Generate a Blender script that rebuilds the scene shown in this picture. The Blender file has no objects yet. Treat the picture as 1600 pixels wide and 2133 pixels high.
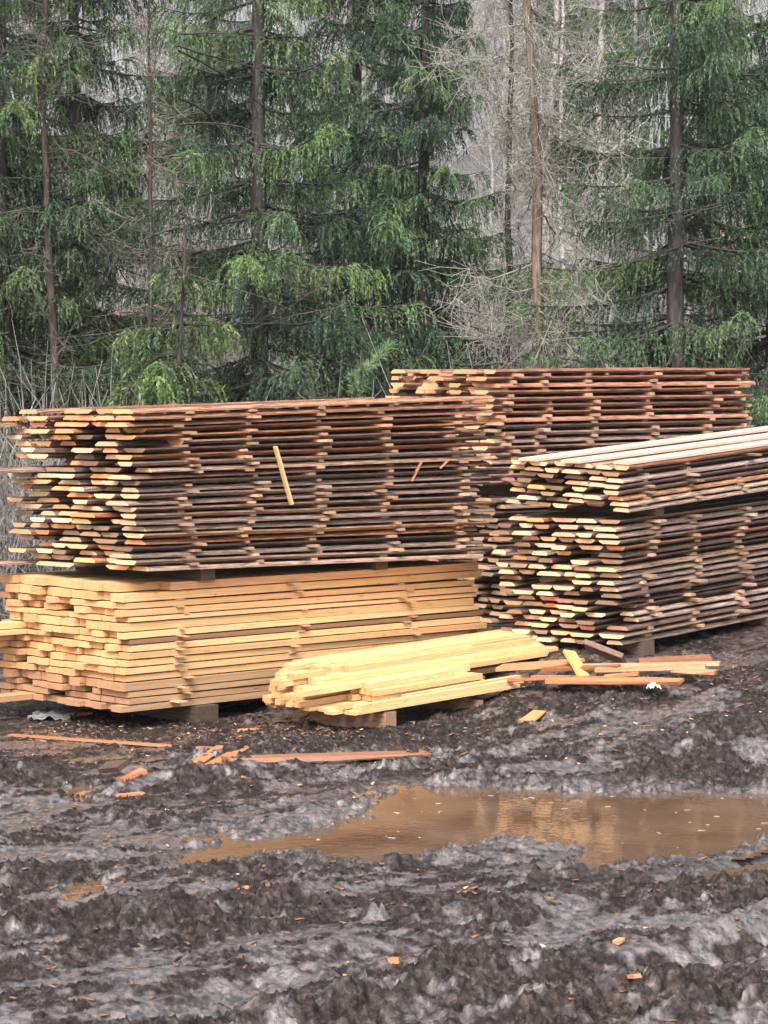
import bpy, math, random
import numpy as np
from mathutils import Vector, Matrix

random.seed(7)
rng = np.random.default_rng(7)
SC = bpy.context.scene
COL = SC.collection

# ------------------------------------------------------------------ camera
FPX, IW, IH, HZ = 5510.0, 1600.0, 2133.0, 760.0     # focal length in photo pixels, photo size, horizon row
CAMH = 2.6
PITCH = math.atan((IH / 2 - HZ) / FPX)
cam_d = bpy.data.cameras.new('camera')
cam_d.sensor_fit = 'HORIZONTAL'; cam_d.sensor_width = 36.0
cam_d.lens = 36.0 * FPX / IW
cam_d.clip_start = 0.1; cam_d.clip_end = 2000
cam = bpy.data.objects.new('camera', cam_d)
cam.location = (0, 0, CAMH); cam.rotation_euler = (math.pi / 2 - PITCH, 0, 0)
COL.objects.link(cam); SC.camera = cam

# ------------------------------------------------------------------ sky, sun, exposure
SUN_EL, SUN_ROT = math.radians(52), math.radians(192)
w = bpy.data.worlds.new('World'); SC.world = w; w.use_nodes = True
nt = w.node_tree; nt.nodes.clear()
sky = nt.nodes.new('ShaderNodeTexSky'); sky.sky_type = 'NISHITA'; sky.sun_disc = False
sky.sun_elevation = SUN_EL; sky.sun_rotation = SUN_ROT
sky.air_density = 1.0; sky.dust_density = 6.0; sky.ozone_density = 1.0
hs = nt.nodes.new('ShaderNodeHueSaturation'); hs.inputs['Saturation'].default_value = 0.22
bg = nt.nodes.new('ShaderNodeBackground'); bg.inputs['Strength'].default_value = 0.15
wo = nt.nodes.new('ShaderNodeOutputWorld')
nt.links.new(sky.outputs[0], hs.inputs['Color']); nt.links.new(hs.outputs[0], bg.inputs['Color'])
nt.links.new(bg.outputs[0], wo.inputs['Surface'])
sun_d = bpy.data.lights.new('sun', 'SUN'); sun_d.energy = 1.5; sun_d.angle = math.radians(28)
sun_d.color = (1.0, 0.96, 0.9)
sun = bpy.data.objects.new('sun', sun_d); COL.objects.link(sun)
sdir = Vector((math.sin(SUN_ROT) * math.cos(SUN_EL), math.cos(SUN_ROT) * math.cos(SUN_EL), math.sin(SUN_EL)))
sun.rotation_euler = sdir.to_track_quat('Z', 'Y').to_euler(); sun.location = (0, 0, 40)
SC.view_settings.view_transform = 'Standard'; SC.view_settings.look = 'None'
SC.view_settings.exposure = 1.15; SC.view_settings.gamma = 1.0
SC.view_settings.use_curve_mapping = False
SC.cycles.max_bounces = 4
SC.cycles.diffuse_bounces = 1
SC.cycles.glossy_bounces = 2
SC.cycles.transmission_bounces = 2
SC.cycles.use_adaptive_sampling = True
SC.cycles.adaptive_threshold = 0.015
SC.cycles.use_denoising = True
SC.cycles.sample_clamp_indirect = 4.0
SC.cycles.sample_clamp_direct = 0.0
SC.cycles.volume_bounces = 1
SC.cycles.transparent_max_bounces = 8

# ------------------------------------------------------------------ helpers
def P(px, py, Y):
    """world point at ground distance Y seen at photo pixel (px, py)"""
    cp, sp = math.cos(PITCH), math.sin(PITCH)
    a = (px - IW / 2) / FPX; b = (IH / 2 - py) / FPX
    dx, dy, dz = a, cp + b * sp, -sp + b * cp
    k = Y / dy
    return Vector((dx * k, Y, CAMH + dz * k))

def PZ(px, py, z):
    """world point at height z seen at photo pixel (px, py)"""
    cp, sp = math.cos(PITCH), math.sin(PITCH)
    a = (px - IW / 2) / FPX; b = (IH / 2 - py) / FPX
    dx, dy, dz = a, cp + b * sp, -sp + b * cp
    k = (z - CAMH) / dz
    return Vector((dx * k, dy * k, z))

def tag(o, label=None, cat=None, group=None, kind=None):
    if label: o['label'] = label
    if cat: o['category'] = cat
    if group: o['group'] = group
    if kind: o['kind'] = kind
    return o

def link(name, me, parent=None):
    o = bpy.data.objects.new(name, me); COL.objects.link(o)
    if parent is not None: o.parent = parent
    return o

def fast_mesh(name, V, F, mats=(), smooth=False, attrs=None, midx=None):
    """V (n,3), F (m,k) with k 3 or 4"""
    V = np.asarray(V, dtype=np.float32); F = np.asarray(F, dtype=np.int32)
    me = bpy.data.meshes.new(name)
    k = F.shape[1]; m = F.shape[0]
    me.vertices.add(len(V)); me.vertices.foreach_set('co', V.ravel())
    me.loops.add(m * k); me.loops.foreach_set('vertex_index', F.ravel())
    me.polygons.add(m); me.polygons.foreach_set('loop_start', np.arange(0, m * k, k, dtype=np.int32))
    if smooth: me.polygons.foreach_set('use_smooth', np.ones(m, dtype=bool))
    if midx is not None: me.polygons.foreach_set('material_index', np.asarray(midx, dtype=np.int32))
    for mt in mats: me.materials.append(mt)
    if attrs:
        for an, av in attrs.items():
            at = me.attributes.new(an, 'FLOAT', 'POINT'); at.data.foreach_set('value', np.asarray(av, dtype=np.float32))
    me.update(calc_edges=True)
    return me

def tubes(P0, P1, R0, R1, n=3):
    """independent tapered prisms for each segment -> V, F(quads)"""
    P0 = np.asarray(P0, float); P1 = np.asarray(P1, float)
    R0 = np.asarray(R0, float); R1 = np.asarray(R1, float)
    d = P1 - P0; L = np.linalg.norm(d, axis=1, keepdims=True) + 1e-9; d = d / L
    ref = np.where(np.abs(d[:, 2:3]) > 0.9, np.array([[1.0, 0, 0]]), np.array([[0, 0, 1.0]]))
    u = np.cross(d, ref); u /= np.linalg.norm(u, axis=1, keepdims=True) + 1e-9
    v = np.cross(d, u)
    N = len(P0); V = np.zeros((N, 2 * n, 3))
    for i in range(n):
        a = 2 * math.pi * i / n
        off = u * math.cos(a) + v * math.sin(a)
        V[:, i] = P0 + off * R0[:, None]; V[:, n + i] = P1 + off * R1[:, None]
    F = np.array([[i, (i + 1) % n, n + (i + 1) % n, n + i] for i in range(n)])
    Fa = (np.arange(N)[:, None, None] * 2 * n + F[None]).reshape(-1, 4)
    return V.reshape(-1, 3), Fa

def polytube(pts, R, n=8):
    pts = np.asarray(pts, float); m = len(pts); V = []
    for i in range(m):
        for k in range(n):
            a = 2 * math.pi * k / n
            V.append(pts[i] + np.array([math.cos(a), math.sin(a), 0]) * R[i])
    F = [[i * n + k, i * n + (k + 1) % n, (i + 1) * n + (k + 1) % n, (i + 1) * n + k] for i in range(m - 1) for k in range(n)]
    return np.array(V), np.array(F)

def merge(parts):
    Vs, Fs, o = [], [], 0
    for V, F in parts:
        Vs.append(V); Fs.append(np.asarray(F) + o); o += len(V)
    return np.concatenate(Vs), np.concatenate(Fs)

# value noise -------------------------------------------------------
def _hash(ix, iy, seed):
    h = (ix.astype(np.int64) * 374761393 + iy.astype(np.int64) * 668265263 + seed * 1442695041) & 0x7fffffff
    h = ((h ^ (h >> 13)) * 1274126177) & 0x7fffffff
    h = h ^ (h >> 16)
    return (h & 0xffff) / 65535.0

def vnoise(x, y, seed=0):
    x0 = np.floor(x); y0 = np.floor(y); fx = x - x0; fy = y - y0
    fx = fx * fx * fx * (fx * (fx * 6 - 15) + 10); fy = fy * fy * fy * (fy * (fy * 6 - 15) + 10)
    a = _hash(x0, y0, seed); b = _hash(x0 + 1, y0, seed); c = _hash(x0, y0 + 1, seed); d = _hash(x0 + 1, y0 + 1, seed)
    return (a * (1 - fx) + b * fx) * (1 - fy) + (c * (1 - fx) + d * fx) * fy * 1.0

def fbm(x, y, seed=0, oct=4, gain=0.5):
    s = 0; a = 1; t = 0
    for i in range(oct):
        s = s + a * (vnoise(x, y, seed + i * 17) - 0.5); t += a
        ca, sa = math.cos(0.6 + i), math.sin(0.6 + i)
        x, y = (x * ca - y * sa) * 2.03 + 13.1, (x * sa + y * ca) * 2.03 + 7.7
        a *= gain
    return s / t * 2

def domes(x, y, seed, prob=1.0, rmin=.3, rmax=.62):
    """rounded lumps scattered one per cell; 0 between them"""
    x0 = np.floor(x); y0 = np.floor(y); h = np.zeros_like(x)
    for dx in (-1, 0, 1):
        for dy in (-1, 0, 1):
            cx = x0 + dx; cy = y0 + dy
            px = cx + .15 + .7 * _hash(cx, cy, seed); py = cy + .15 + .7 * _hash(cx, cy, seed + 1)
            rr = rmin + (rmax - rmin) * _hash(cx, cy, seed + 2); hh = _hash(cx, cy, seed + 3)
            hh = np.where(hh < prob, .35 + .65 * hh / prob, 0)
            d2 = ((x - px) ** 2 + (y - py) ** 2) / (rr * rr)
            h = np.maximum(h, hh * np.sqrt(np.clip(1 - d2, 0, 1)))
    return h

def sstep(a, b, x):
    t = np.clip((x - a) / (b - a), 0, 1); return t * t * (3 - 2 * t)

# ------------------------------------------------------------------ materials
def mat(name):
    m = bpy.data.materials.new(name); m.use_nodes = True
    n = m.node_tree; b = n.nodes['Principled BSDF']
    return m, n, b

def N(n, typ, **kw):
    x = n.nodes.new(typ)
    for k, v in kw.items(): setattr(x, k, v)
    return x

def ramp(n, stops):
    r = N(n, 'ShaderNodeValToRGB'); e = r.color_ramp.elements
    e[0].position = stops[0][0]; e[0].color = (*stops[0][1], 1)
    e[1].position = stops[-1][0]; e[1].color = (*stops[-1][1], 1)
    for p, c in stops[1:-1]:
        q = e.new(p); q.color = (*c, 1)
    return r

def wood(name, stops, scale=(3, 14, 8), rough=0.5, bump=0.3, nscale=3.0, knots=False):
    """object-space streaky wood; shifted per object, multiplied by the object's own colour"""
    m, n, b = mat(name)
    tc = N(n, 'ShaderNodeTexCoord'); oi = N(n, 'ShaderNodeObjectInfo')
    mp = N(n, 'ShaderNodeMapping'); mp.inputs['Scale'].default_value = scale
    mul = N(n, 'ShaderNodeMath', operation='MULTIPLY'); mul.inputs[1].default_value = 97.0
    n.links.new(oi.outputs['Random'], mul.inputs[0])
    n.links.new(tc.outputs['Object'], mp.inputs['Vector']); n.links.new(mul.outputs[0], mp.inputs['Location'])
    no = N(n, 'ShaderNodeTexNoise'); no.inputs['Scale'].default_value = nscale
    no.inputs['Detail'].default_value = 6; no.inputs['Roughness'].default_value = 0.65
    n.links.new(mp.outputs[0], no.inputs['Vector'])
    r = ramp(n, stops); n.links.new(no.outputs['Fac'], r.inputs['Fac'])
    mx = N(n, 'ShaderNodeMix', data_type='RGBA', blend_type='MULTIPLY'); mx.inputs['Factor'].default_value = 1
    n.links.new(r.outputs[0], mx.inputs[6]); n.links.new(oi.outputs['Color'], mx.inputs[7])
    n.links.new(mx.outputs[2], b.inputs['Base Color'])
    if knots:
        mk = N(n, 'ShaderNodeMapping'); mk.inputs['Scale'].default_value = (26, 7, 4)
        n.links.new(tc.outputs['Object'], mk.inputs['Vector']); n.links.new(mul.outputs[0], mk.inputs['Location'])
        nk = N(n, 'ShaderNodeTexNoise'); nk.inputs['Scale'].default_value = 1.0; nk.inputs['Detail'].default_value = 2
        n.links.new(mk.outputs[0], nk.inputs['Vector'])
        rk = ramp(n, [(0.67, (1, 1, 1)), (0.74, (.38, .25, .17))]); n.links.new(nk.outputs['Fac'], rk.inputs[0])
        mg = N(n, 'ShaderNodeMapping'); mg.inputs['Scale'].default_value = (2.5, 60, 24)
        n.links.new(tc.outputs['Object'], mg.inputs['Vector']); n.links.new(mul.outputs[0], mg.inputs['Location'])
        ng = N(n, 'ShaderNodeTexNoise'); ng.inputs['Scale'].default_value = 1.0; ng.inputs['Detail'].default_value = 4
        n.links.new(mg.outputs[0], ng.inputs['Vector'])
        rg = ramp(n, [(0.3, (.66, .56, .46)), (0.6, (1, 1, 1))]); n.links.new(ng.outputs['Fac'], rg.inputs[0])
        last = mx.outputs[2]
        for q in (rk, rg):
            m2 = N(n, 'ShaderNodeMix', data_type='RGBA', blend_type='MULTIPLY'); m2.inputs['Factor'].default_value = 1
            n.links.new(last, m2.inputs[6]); n.links.new(q.outputs[0], m2.inputs[7]); last = m2.outputs[2]
        n.links.new(last, b.inputs['Base Color'])
    b.inputs['Roughness'].default_value = rough
    bp = N(n, 'ShaderNodeBump'); bp.inputs['Strength'].default_value = bump; bp.inputs['Distance'].default_value = 0.01
    n.links.new(no.outputs['Fac'], bp.inputs['Height']); n.links.new(bp.outputs[0], b.inputs['Normal'])
    return m

M = {}
# weathered waney boards
M['w_face'] = wood('sawn_face_weathered', [(0.3, (.05, .028, .019)), (0.5, (.14, .08, .053)), (0.7, (.27, .175, .12))], rough=0.38)
M['w_edge'] = wood('bark_edge', [(0.31, (.022, .015, .012)), (0.42, (.13, .088, .068)), (0.54, (.38, .285, .235)), (0.72, (.68, .5, .39))],
                   scale=(7, 3, 3), rough=0.27, bump=0.8)
M['w_end'] = wood('sawn_end_pale', [(0.25, (.40, .19, .09)), (0.45, (.76, .48, .27)), (0.7, (.92, .70, .47))], scale=(3, 5, 3), rough=0.6)
# fresh square-edged boards
M['f_face'] = wood('fresh_face', [(0.22, (.42, .22, .10)), (0.42, (.70, .45, .25)), (0.75, (.82, .60, .38))], scale=(4, 6, 3), rough=0.5, bump=.15, knots=True)
M['f_end'] = wood('fresh_end', [(0.25, (.32, .14, .06)), (0.5, (.6, .32, .16)), (0.75, (.76, .48, .28))], scale=(3, 4, 3), rough=0.65)
# stickers, bearers, scrap
M['stick'] = wood('sticker_wood', [(0.25, (.20, .10, .06)), (0.5, (.46, .27, .165)), (0.75, (.64, .42, .27))], scale=(6, 6, 6), rough=0.6)
M['bearer'] = wood('old_timber', [(0.25, (.05, .032, .025)), (0.5, (.13, .085, .065)), (0.75, (.26, .18, .13))], scale=(3, 6, 6), rough=0.65, bump=.6)
M['scrap'] = wood('scrap_wood', [(0.25, (.25, .11, .055)), (0.5, (.52, .27, .15)), (0.75, (.68, .44, .28))], scale=(4, 6, 6), rough=0.45)

def bark_mat(name, stops, zs=2.0):
    m, n, b = mat(name)
    tc = N(n, 'ShaderNodeTexCoord'); mp = N(n, 'ShaderNodeMapping'); mp.inputs['Scale'].default_value = (9, 9, zs)
    no = N(n, 'ShaderNodeTexNoise'); no.inputs['Scale'].default_value = 2.5; no.inputs['Detail'].default_value = 6
    n.links.new(tc.outputs['Object'], mp.inputs[0]); n.links.new(mp.outputs[0], no.inputs['Vector'])
    r = ramp(n, stops); n.links.new(no.outputs['Fac'], r.inputs[0])
    oi = N(n, 'ShaderNodeObjectInfo')
    mx = N(n, 'ShaderNodeMix', data_type='RGBA', blend_type='MULTIPLY'); mx.inputs['Factor'].default_value = 1
    n.links.new(r.outputs[0], mx.inputs[6]); n.links.new(oi.outputs['Color'], mx.inputs[7])
    n.links.new(mx.outputs[2], b.inputs['Base Color']); b.inputs['Roughness'].default_value = 0.85
    bp = N(n, 'ShaderNodeBump'); bp.inputs['Strength'].default_value = 0.7; bp.inputs['Distance'].default_value = 0.03
    n.links.new(no.outputs['Fac'], bp.inputs['Height']); n.links.new(bp.outputs[0], b.inputs['Normal'])
    return m
M['trunk'] = bark_mat('spruce_bark', [(0.3, (.022, .018, .017)), (0.55, (.055, .045, .041)), (0.75, (.10, .088, .08))])
M['deadbark'] = bark_mat('dead_spruce_bark', [(0.3, (.07, .044, .033)), (0.5, (.17, .118, .09)), (0.75, (.28, .23, .19))])
M['lichen'] = bark_mat('lichen_twig', [(0.3, (.16, .14, .115)), (0.55, (.275, .26, .215)), (0.75, (.38, .375, .315))])
M['twig'] = bark_mat('bare_twig', [(0.3, (.12, .105, .098)), (0.55, (.24, .215, .20)), (0.75, (.36, .335, .31))])
M['fartwig'] = bark_mat('haze_paled_twig', [(0.3, (.235, .24, .245)), (0.55, (.355, .365, .37)), (0.75, (.47, .485, .49))])  # far wood: paleness of the rain haze put into the twig colour
M['birch'] = bark_mat('pale_birch_bark', [(0.34, (.10, .09, .085)), (0.45, (.42, .39, .36)), (0.75, (.62, .59, .56))], zs=12)

def needles(name, lo, mid, hi):
    m, n, b = mat(name)
    at = N(n, 'ShaderNodeAttribute'); at.attribute_name = 'tint'
    r = ramp(n, [(0.05, lo), (0.5, mid), (0.95, hi)])
    n.links.new(at.outputs['Fac'], r.inputs[0])
    oi = N(n, 'ShaderNodeObjectInfo')
    mx = N(n, 'ShaderNodeMix', data_type='RGBA', blend_type='MULTIPLY'); mx.inputs['Factor'].default_value = 1
    n.links.new(r.outputs[0], mx.inputs[6]); n.links.new(oi.outputs['Color'], mx.inputs[7])
    n.links.new(mx.outputs[2], b.inputs['Base Color']); b.inputs['Roughness'].default_value = 0.55
    tr = N(n, 'ShaderNodeBsdfTranslucent'); n.links.new(mx.outputs[2], tr.inputs['Color'])
    ms = N(n, 'ShaderNodeMixShader'); ms.inputs[0].default_value = 0.25
    out = n.nodes['Material Output']
    n.links.new(b.outputs[0], ms.inputs[1]); n.links.new(tr.outputs[0], ms.inputs[2]); n.links.new(ms.outputs[0], out.inputs['Surface'])
    return m
M['needle'] = needles('spruce_needles', (.034, .06, .047), (.072, .122, .062), (.145, .225, .088))
M['pine'] = needles('young_pine_needles', (.12, .19, .10), (.2, .3, .15), (.28, .38, .2))

# mud --------------------------------------------------------------
def mud_material():
    m, n, b = mat('wet_churned_mud')
    geo = N(n, 'ShaderNodeNewGeometry')
    n1 = N(n, 'ShaderNodeTexNoise'); n1.inputs['Scale'].default_value = 17; n1.inputs['Detail'].default_value = 9; n1.inputs['Roughness'].default_value = .78
    n2 = N(n, 'ShaderNodeTexNoise'); n2.inputs['Scale'].default_value = 90; n2.inputs['Detail'].default_value = 4; n2.inputs['Roughness'].default_value = .7
    n3 = N(n, 'ShaderNodeTexNoise'); n3.inputs['Scale'].default_value = 30; n3.inputs['Detail'].default_value = 6; n3.inputs['Roughness'].default_value = .7
    for q in (n1, n2, n3): n.links.new(geo.outputs['Position'], q.inputs['Vector'])
    r1 = ramp(n, [(0.38, (.005, .0034, .003)), (0.47, (.017, .0115, .0098)), (0.55, (.042, .03, .026)), (0.66, (.12, .094, .087))])
    n.links.new(n1.outputs['Fac'], r1.inputs[0])
    # reddish bark crumbs trodden into the surface
    r2 = ramp(n, [(0.60, (0, 0, 0)), (0.72, (1, 1, 1))]); n.links.new(n3.outputs['Fac'], r2.inputs[0])
    mm = N(n, 'ShaderNodeMath', operation='MULTIPLY'); mm.inputs[1].default_value = 0.35
    n.links.new(r2.outputs[0], mm.inputs[0])
    mx = N(n, 'ShaderNodeMix', data_type='RGBA'); n.links.new(mm.outputs[0], mx.inputs['Factor'])
    n.links.new(r1.outputs[0], mx.inputs[6]); mx.inputs[7].default_value = (.19, .10, .07, 1)
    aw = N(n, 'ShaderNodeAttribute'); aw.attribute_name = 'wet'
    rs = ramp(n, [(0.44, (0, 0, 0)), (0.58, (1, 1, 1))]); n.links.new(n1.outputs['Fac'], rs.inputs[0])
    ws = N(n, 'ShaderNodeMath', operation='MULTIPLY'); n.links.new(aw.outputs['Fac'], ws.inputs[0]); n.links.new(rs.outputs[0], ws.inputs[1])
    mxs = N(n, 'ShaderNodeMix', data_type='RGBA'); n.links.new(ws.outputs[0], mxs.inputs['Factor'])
    n.links.new(mx.outputs[2], mxs.inputs[6]); mxs.inputs[7].default_value = (.15, .12, .116, 1); mx = mxs  # sky sheen of the wet strips painted in as a paler base colour
    # leaf litter / forest floor further off
    at = N(n, 'ShaderNodeAttribute'); at.attribute_name = 'forest'
    r3 = ramp(n, [(0.3, (.10, .097, .092)), (0.5, (.20, .195, .188)), (0.7, (.30, .295, .285))]); n.links.new(n1.outputs['Fac'], r3.inputs[0])
    mf = N(n, 'ShaderNodeMix', data_type='RGBA'); n.links.new(at.outputs['Fac'], mf.inputs['Factor'])
    n.links.new(mx.outputs[2], mf.inputs[6]); n.links.new(r3.outputs[0], mf.inputs[7])
    n.links.new(mf.outputs[2], b.inputs['Base Color'])
    rr = N(n, 'ShaderNodeMapRange'); rr.inputs['From Min'].default_value = .35; rr.inputs['From Max'].default_value = .65
    rr.inputs['From Min'].default_value = 0; rr.inputs['From Max'].default_value = 1
    rr.inputs['To Min'].default_value = .5; rr.inputs['To Max'].default_value = .3
    n.links.new(aw.outputs['Fac'], rr.inputs['Value'])
    ra = N(n, 'ShaderNodeMath', operation='MAXIMUM'); n.links.new(rr.outputs[0], ra.inputs[0])
    fm = N(n, 'ShaderNodeMath', operation='MULTIPLY'); fm.inputs[1].default_value = .95
    n.links.new(at.outputs['Fac'], fm.inputs[0]); n.links.new(fm.outputs[0], ra.inputs[1])
    n.links.new(ra.outputs[0], b.inputs['Roughness'])
    bp = N(n, 'ShaderNodeBump'); bp.inputs['Strength'].default_value = .6; bp.inputs['Distance'].default_value = .014
    ad = N(n, 'ShaderNodeMath', operation='MULTIPLY_ADD'); ad.inputs[1].default_value = .5; n.links.new(n2.outputs['Fac'], ad.inputs[0]); n.links.new(n3.outputs['Fac'], ad.inputs[2])
    n.links.new(ad.outputs[0], bp.inputs['Height']); n.links.new(bp.outputs[0], b.inputs['Normal'])
    sp = N(n, 'ShaderNodeMapRange'); sp.inputs['To Min'].default_value = .2; sp.inputs['To Max'].default_value = .7; n.links.new(aw.outputs['Fac'], sp.inputs['Value']); n.links.new(sp.outputs[0], b.inputs['Specular IOR Level'])
    b.inputs['Coat Weight'].default_value = .8; b.inputs['Coat Roughness'].default_value = .3; b.inputs['Coat IOR'].default_value = 1.6
    cf = N(n, 'ShaderNodeMapRange'); cf.inputs['To Min'].default_value = .03; cf.inputs['To Max'].default_value = 1.0; n.links.new(aw.outputs['Fac'], cf.inputs['Value'])
    n.links.new(cf.outputs[0], b.inputs['Coat Weight']); n.links.new(bp.outputs[0], b.inputs['Coat Normal'])
    return m
M['mud'] = mud_material()

def water_material():
    m, n, b = mat('muddy_water')
    geo = N(n, 'ShaderNodeNewGeometry')
    n1 = N(n, 'ShaderNodeTexNoise'); n1.inputs['Scale'].default_value = 1.6; n1.inputs['Detail'].default_value = 3
    n.links.new(geo.outputs['Position'], n1.inputs['Vector'])
    r = ramp(n, [(0.35, (.085, .051, .032)), (0.65, (.135, .086, .056))]); n.links.new(n1.outputs['Fac'], r.inputs[0])
    n.links.new(r.outputs[0], b.inputs['Base Color'])
    b.inputs['Roughness'].default_value = .04; b.inputs['IOR'].default_value = 1.33
    n2 = N(n, 'ShaderNodeTexNoise'); n2.inputs['Scale'].default_value = 14; n2.inputs['Detail'].default_value = 2
    n.links.new(geo.outputs['Position'], n2.inputs['Vector'])
    bp = N(n, 'ShaderNodeBump'); bp.inputs['Strength'].default_value = .03; bp.inputs['Distance'].default_value = .02
    n.links.new(n2.outputs['Fac'], bp.inputs['Height']); n.links.new(bp.outputs[0], b.inputs['Normal'])
    return m
M['water'] = water_material()

def plain(name, c, rough=.6):
    m, n, b = mat(name)
    tc = N(n, 'ShaderNodeTexCoord'); no = N(n, 'ShaderNodeTexNoise'); no.inputs['Scale'].default_value = 9; no.inputs['Detail'].default_value = 5
    n.links.new(tc.outputs['Object'], no.inputs['Vector'])
    r = ramp(n, [(0.3, tuple(x * .6 for x in c)), (0.7, c)]); n.links.new(no.outputs['Fac'], r.inputs[0])
    n.links.new(r.outputs[0], b.inputs['Base Color']); b.inputs['Roughness'].default_value = rough
    return m
M['plastic'] = plain('crumpled_plastic', (.62, .63, .66), .2)
M['chip'] = plain('bark_chip', (.20, .105, .07), .6)
M['palechip'] = plain('pale_chip', (.66, .46, .27), .6)
M['foam'] = plain('pale_scum', (.42, .34, .27), .7)

# ------------------------------------------------------------------ the ground
WATER = -0.06
def poly_world(pts, z=WATER):
    return np.array([PZ(x, y, z)[:2] for x, y in pts])
PUD = [
    poly_world([(385, 1795), (402, 1745), (470, 1728), (505, 1758), (600, 1742), (700, 1712), (730, 1665), (830, 1636), (1180, 1648), (1600, 1656),
                (1900, 1660), (1900, 1712), (1600, 1752), (1500, 1778), (1330, 1800), (1225, 1815), (1212, 1775), (1130, 1762), (1040, 1745), (960, 1765),
                (900, 1790), (760, 1798), (640, 1802), (620, 1775), (520, 1795)]),
    poly_world([(1400, 1842), (1600, 1775), (1900, 1725), (1900, 1775), (1600, 1832), (1500, 1848)]),
    poly_world([(75, 1640), (200, 1636), (262, 1650), (200, 1672), (100, 1670)]),
    poly_world([(105, 1895), (150, 1848), (220, 1828), (198, 1862), (150, 1898)]),
]
DEPTH = [.101, .075, .07, .07]

def sdf(poly, x, y):
    d = np.full(x.shape, 1e9); inside = np.zeros(x.shape, bool)
    n = len(poly)
    for i in range(n):
        ax, ay = poly[i]; bx, by = poly[(i + 1) % n]
        ex, ey = bx - ax, by - ay
        t = np.clip(((x - ax) * ex + (y - ay) * ey) / (ex * ex + ey * ey), 0, 1)
        d = np.minimum(d, (x - ax - t * ex) ** 2 + (y - ay - t * ey) ** 2)
        c = ((ay > y) != (by > y)) & (x < (bx - ax) * (y - ay) / (by - ay + 1e-12) + ax)
        inside ^= c
    d = np.sqrt(d)
    return np.where(inside, -d, d)

def base_h(x, y):
    x = np.asarray(x, float); y = np.asarray(y, float)
    h = 0.02 + 0 * x
    # bank under the right-hand stack
    h = h + (.37 + .08 * sstep(2, 4, x)) * sstep(.1, 2.2, x + .25 * (y - 19)) * sstep(16.4, 20.3, y) * (1 - sstep(22.5, 25.5, y))
    h = h - .07 * sstep(-.6, -1.8, x) * sstep(16.5, 19, y)
    h = h + .06 * (1 - sstep(10.5, 14, y))
    # forest floor and the hillside behind
    h = h + .25 * sstep(26, 30, y) + .26 * np.maximum(0, y - 38) * (1 - sstep(105, 150, y)) + 18 * sstep(105, 150, y)
    return h

def ground_h(x, y):
    x = np.asarray(x, float); y = np.asarray(y, float)
    h = base_h(x, y)
    U = (x * .755 + y * .656); Vv = (-x * .656 + y * .755)     # along / across the wheel tracks
    near = 1 - sstep(20, 24, y)
    under = sstep(17.0, 18.6, y) * near                        # calmer by the stacks
    amp = (1 - .55 * under)
    wob = .25 * fbm(U * .5, Vv * .5, 3, 2)
    ruts = .085 * fbm((U) * .3, (Vv + wob) * 2.0, 11, 2) + .07 * fbm(U * .6 + 9, (Vv + wob) * 4.6, 21, 2)
    cl = fbm(x * 3.2, y * 3.2, 31, 2)
    # wheel tracks: a trough with pressed-up shoulders and the print of tyre lugs
    for v0, wd, dp in ((7.75, .17, .08), (8.5, .15, .06), (9.25, .18, .09), (9.95, .14, .06), (11.9, .16, .05), (12.7, .17, .06)):
        d_ = Vv - v0 + .16 * fbm(U * .35, Vv * .35 + v0, 5, 2); e_ = np.exp(-(d_ / wd) ** 2); stg = sstep(-.5, .2, fbm(U * .4 + v0 * 3, Vv * 0 + v0, 7, 2))
        ruts = ruts + stg * (-dp * .75 * e_ + .03 * np.exp(-((np.abs(d_) - wd * 1.65) / (.45 * wd)) ** 2) + .022 * e_ * np.sin(U * 42 + np.abs(d_) * 16))
    wx = x + .075 * fbm(x * 8, y * 8, 43, 4, .6); wy = y + .075 * fbm(x * 8, y * 8, 47, 4, .6)
    wU = wx * .755 + wy * .656; wV = -wx * .656 + wy * .755
    patch = sstep(-.22, .22, fbm(U * .8, Vv * 1.5, 71, 3))       # smoother wet strips
    clod = .04 * domes(wU * 2.6, wV * 5.2, 101, .7) + .042 * domes(wU * 5.4, wV * 9.5, 111, .75) + .036 * domes(wU * 11, wV * 17, 121, .75) \
        + .022 * domes(wU * 22, wV * 31, 131, .75)
    clod = clod + .05 * np.abs(fbm(U * 5, Vv * 10, 41, 3))
    fine = fbm(x * 30, y * 30, 61, 2, .6) * .012
    rough = (.16 + .84 * patch)
    h = h + near * (ruts * amp * 1.0 + (clod * rough * 1.0 + .03 * cl + fine * (.45 + .55 * rough)) * (1 - .45 * under) - .065)
    edge = fbm(x * 2.6, y * 2.6, 81, 3) * .10 + fbm(x * 9, y * 9, 87, 2) * .05
    for pl, dp in zip(PUD, DEPTH):
        s = sdf(pl, x, y)
        k = 1 - sstep(-.04, .15, s + edge * .55)
        near_rim = 1 - sstep(.0, .5, s)
        target = WATER - dp * sstep(.10, -.45, s) - .006 + (ruts * .35 + (clod - .035) * .9)
        h = np.maximum(h, WATER + .012) * (1 - k) + target * k if dp > .1 else h * (1 - k) + target * k
        # keep the low rim wet and smooth
        rim = near_rim * (1 - k)
        h = h * (1 - .45 * rim) + (WATER + .02 + .4 * (h - WATER)) * .45 * rim
    return np.where(near > 0, h, h + fbm(x * .8, y * .8, 91, 3) * .15)

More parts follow.
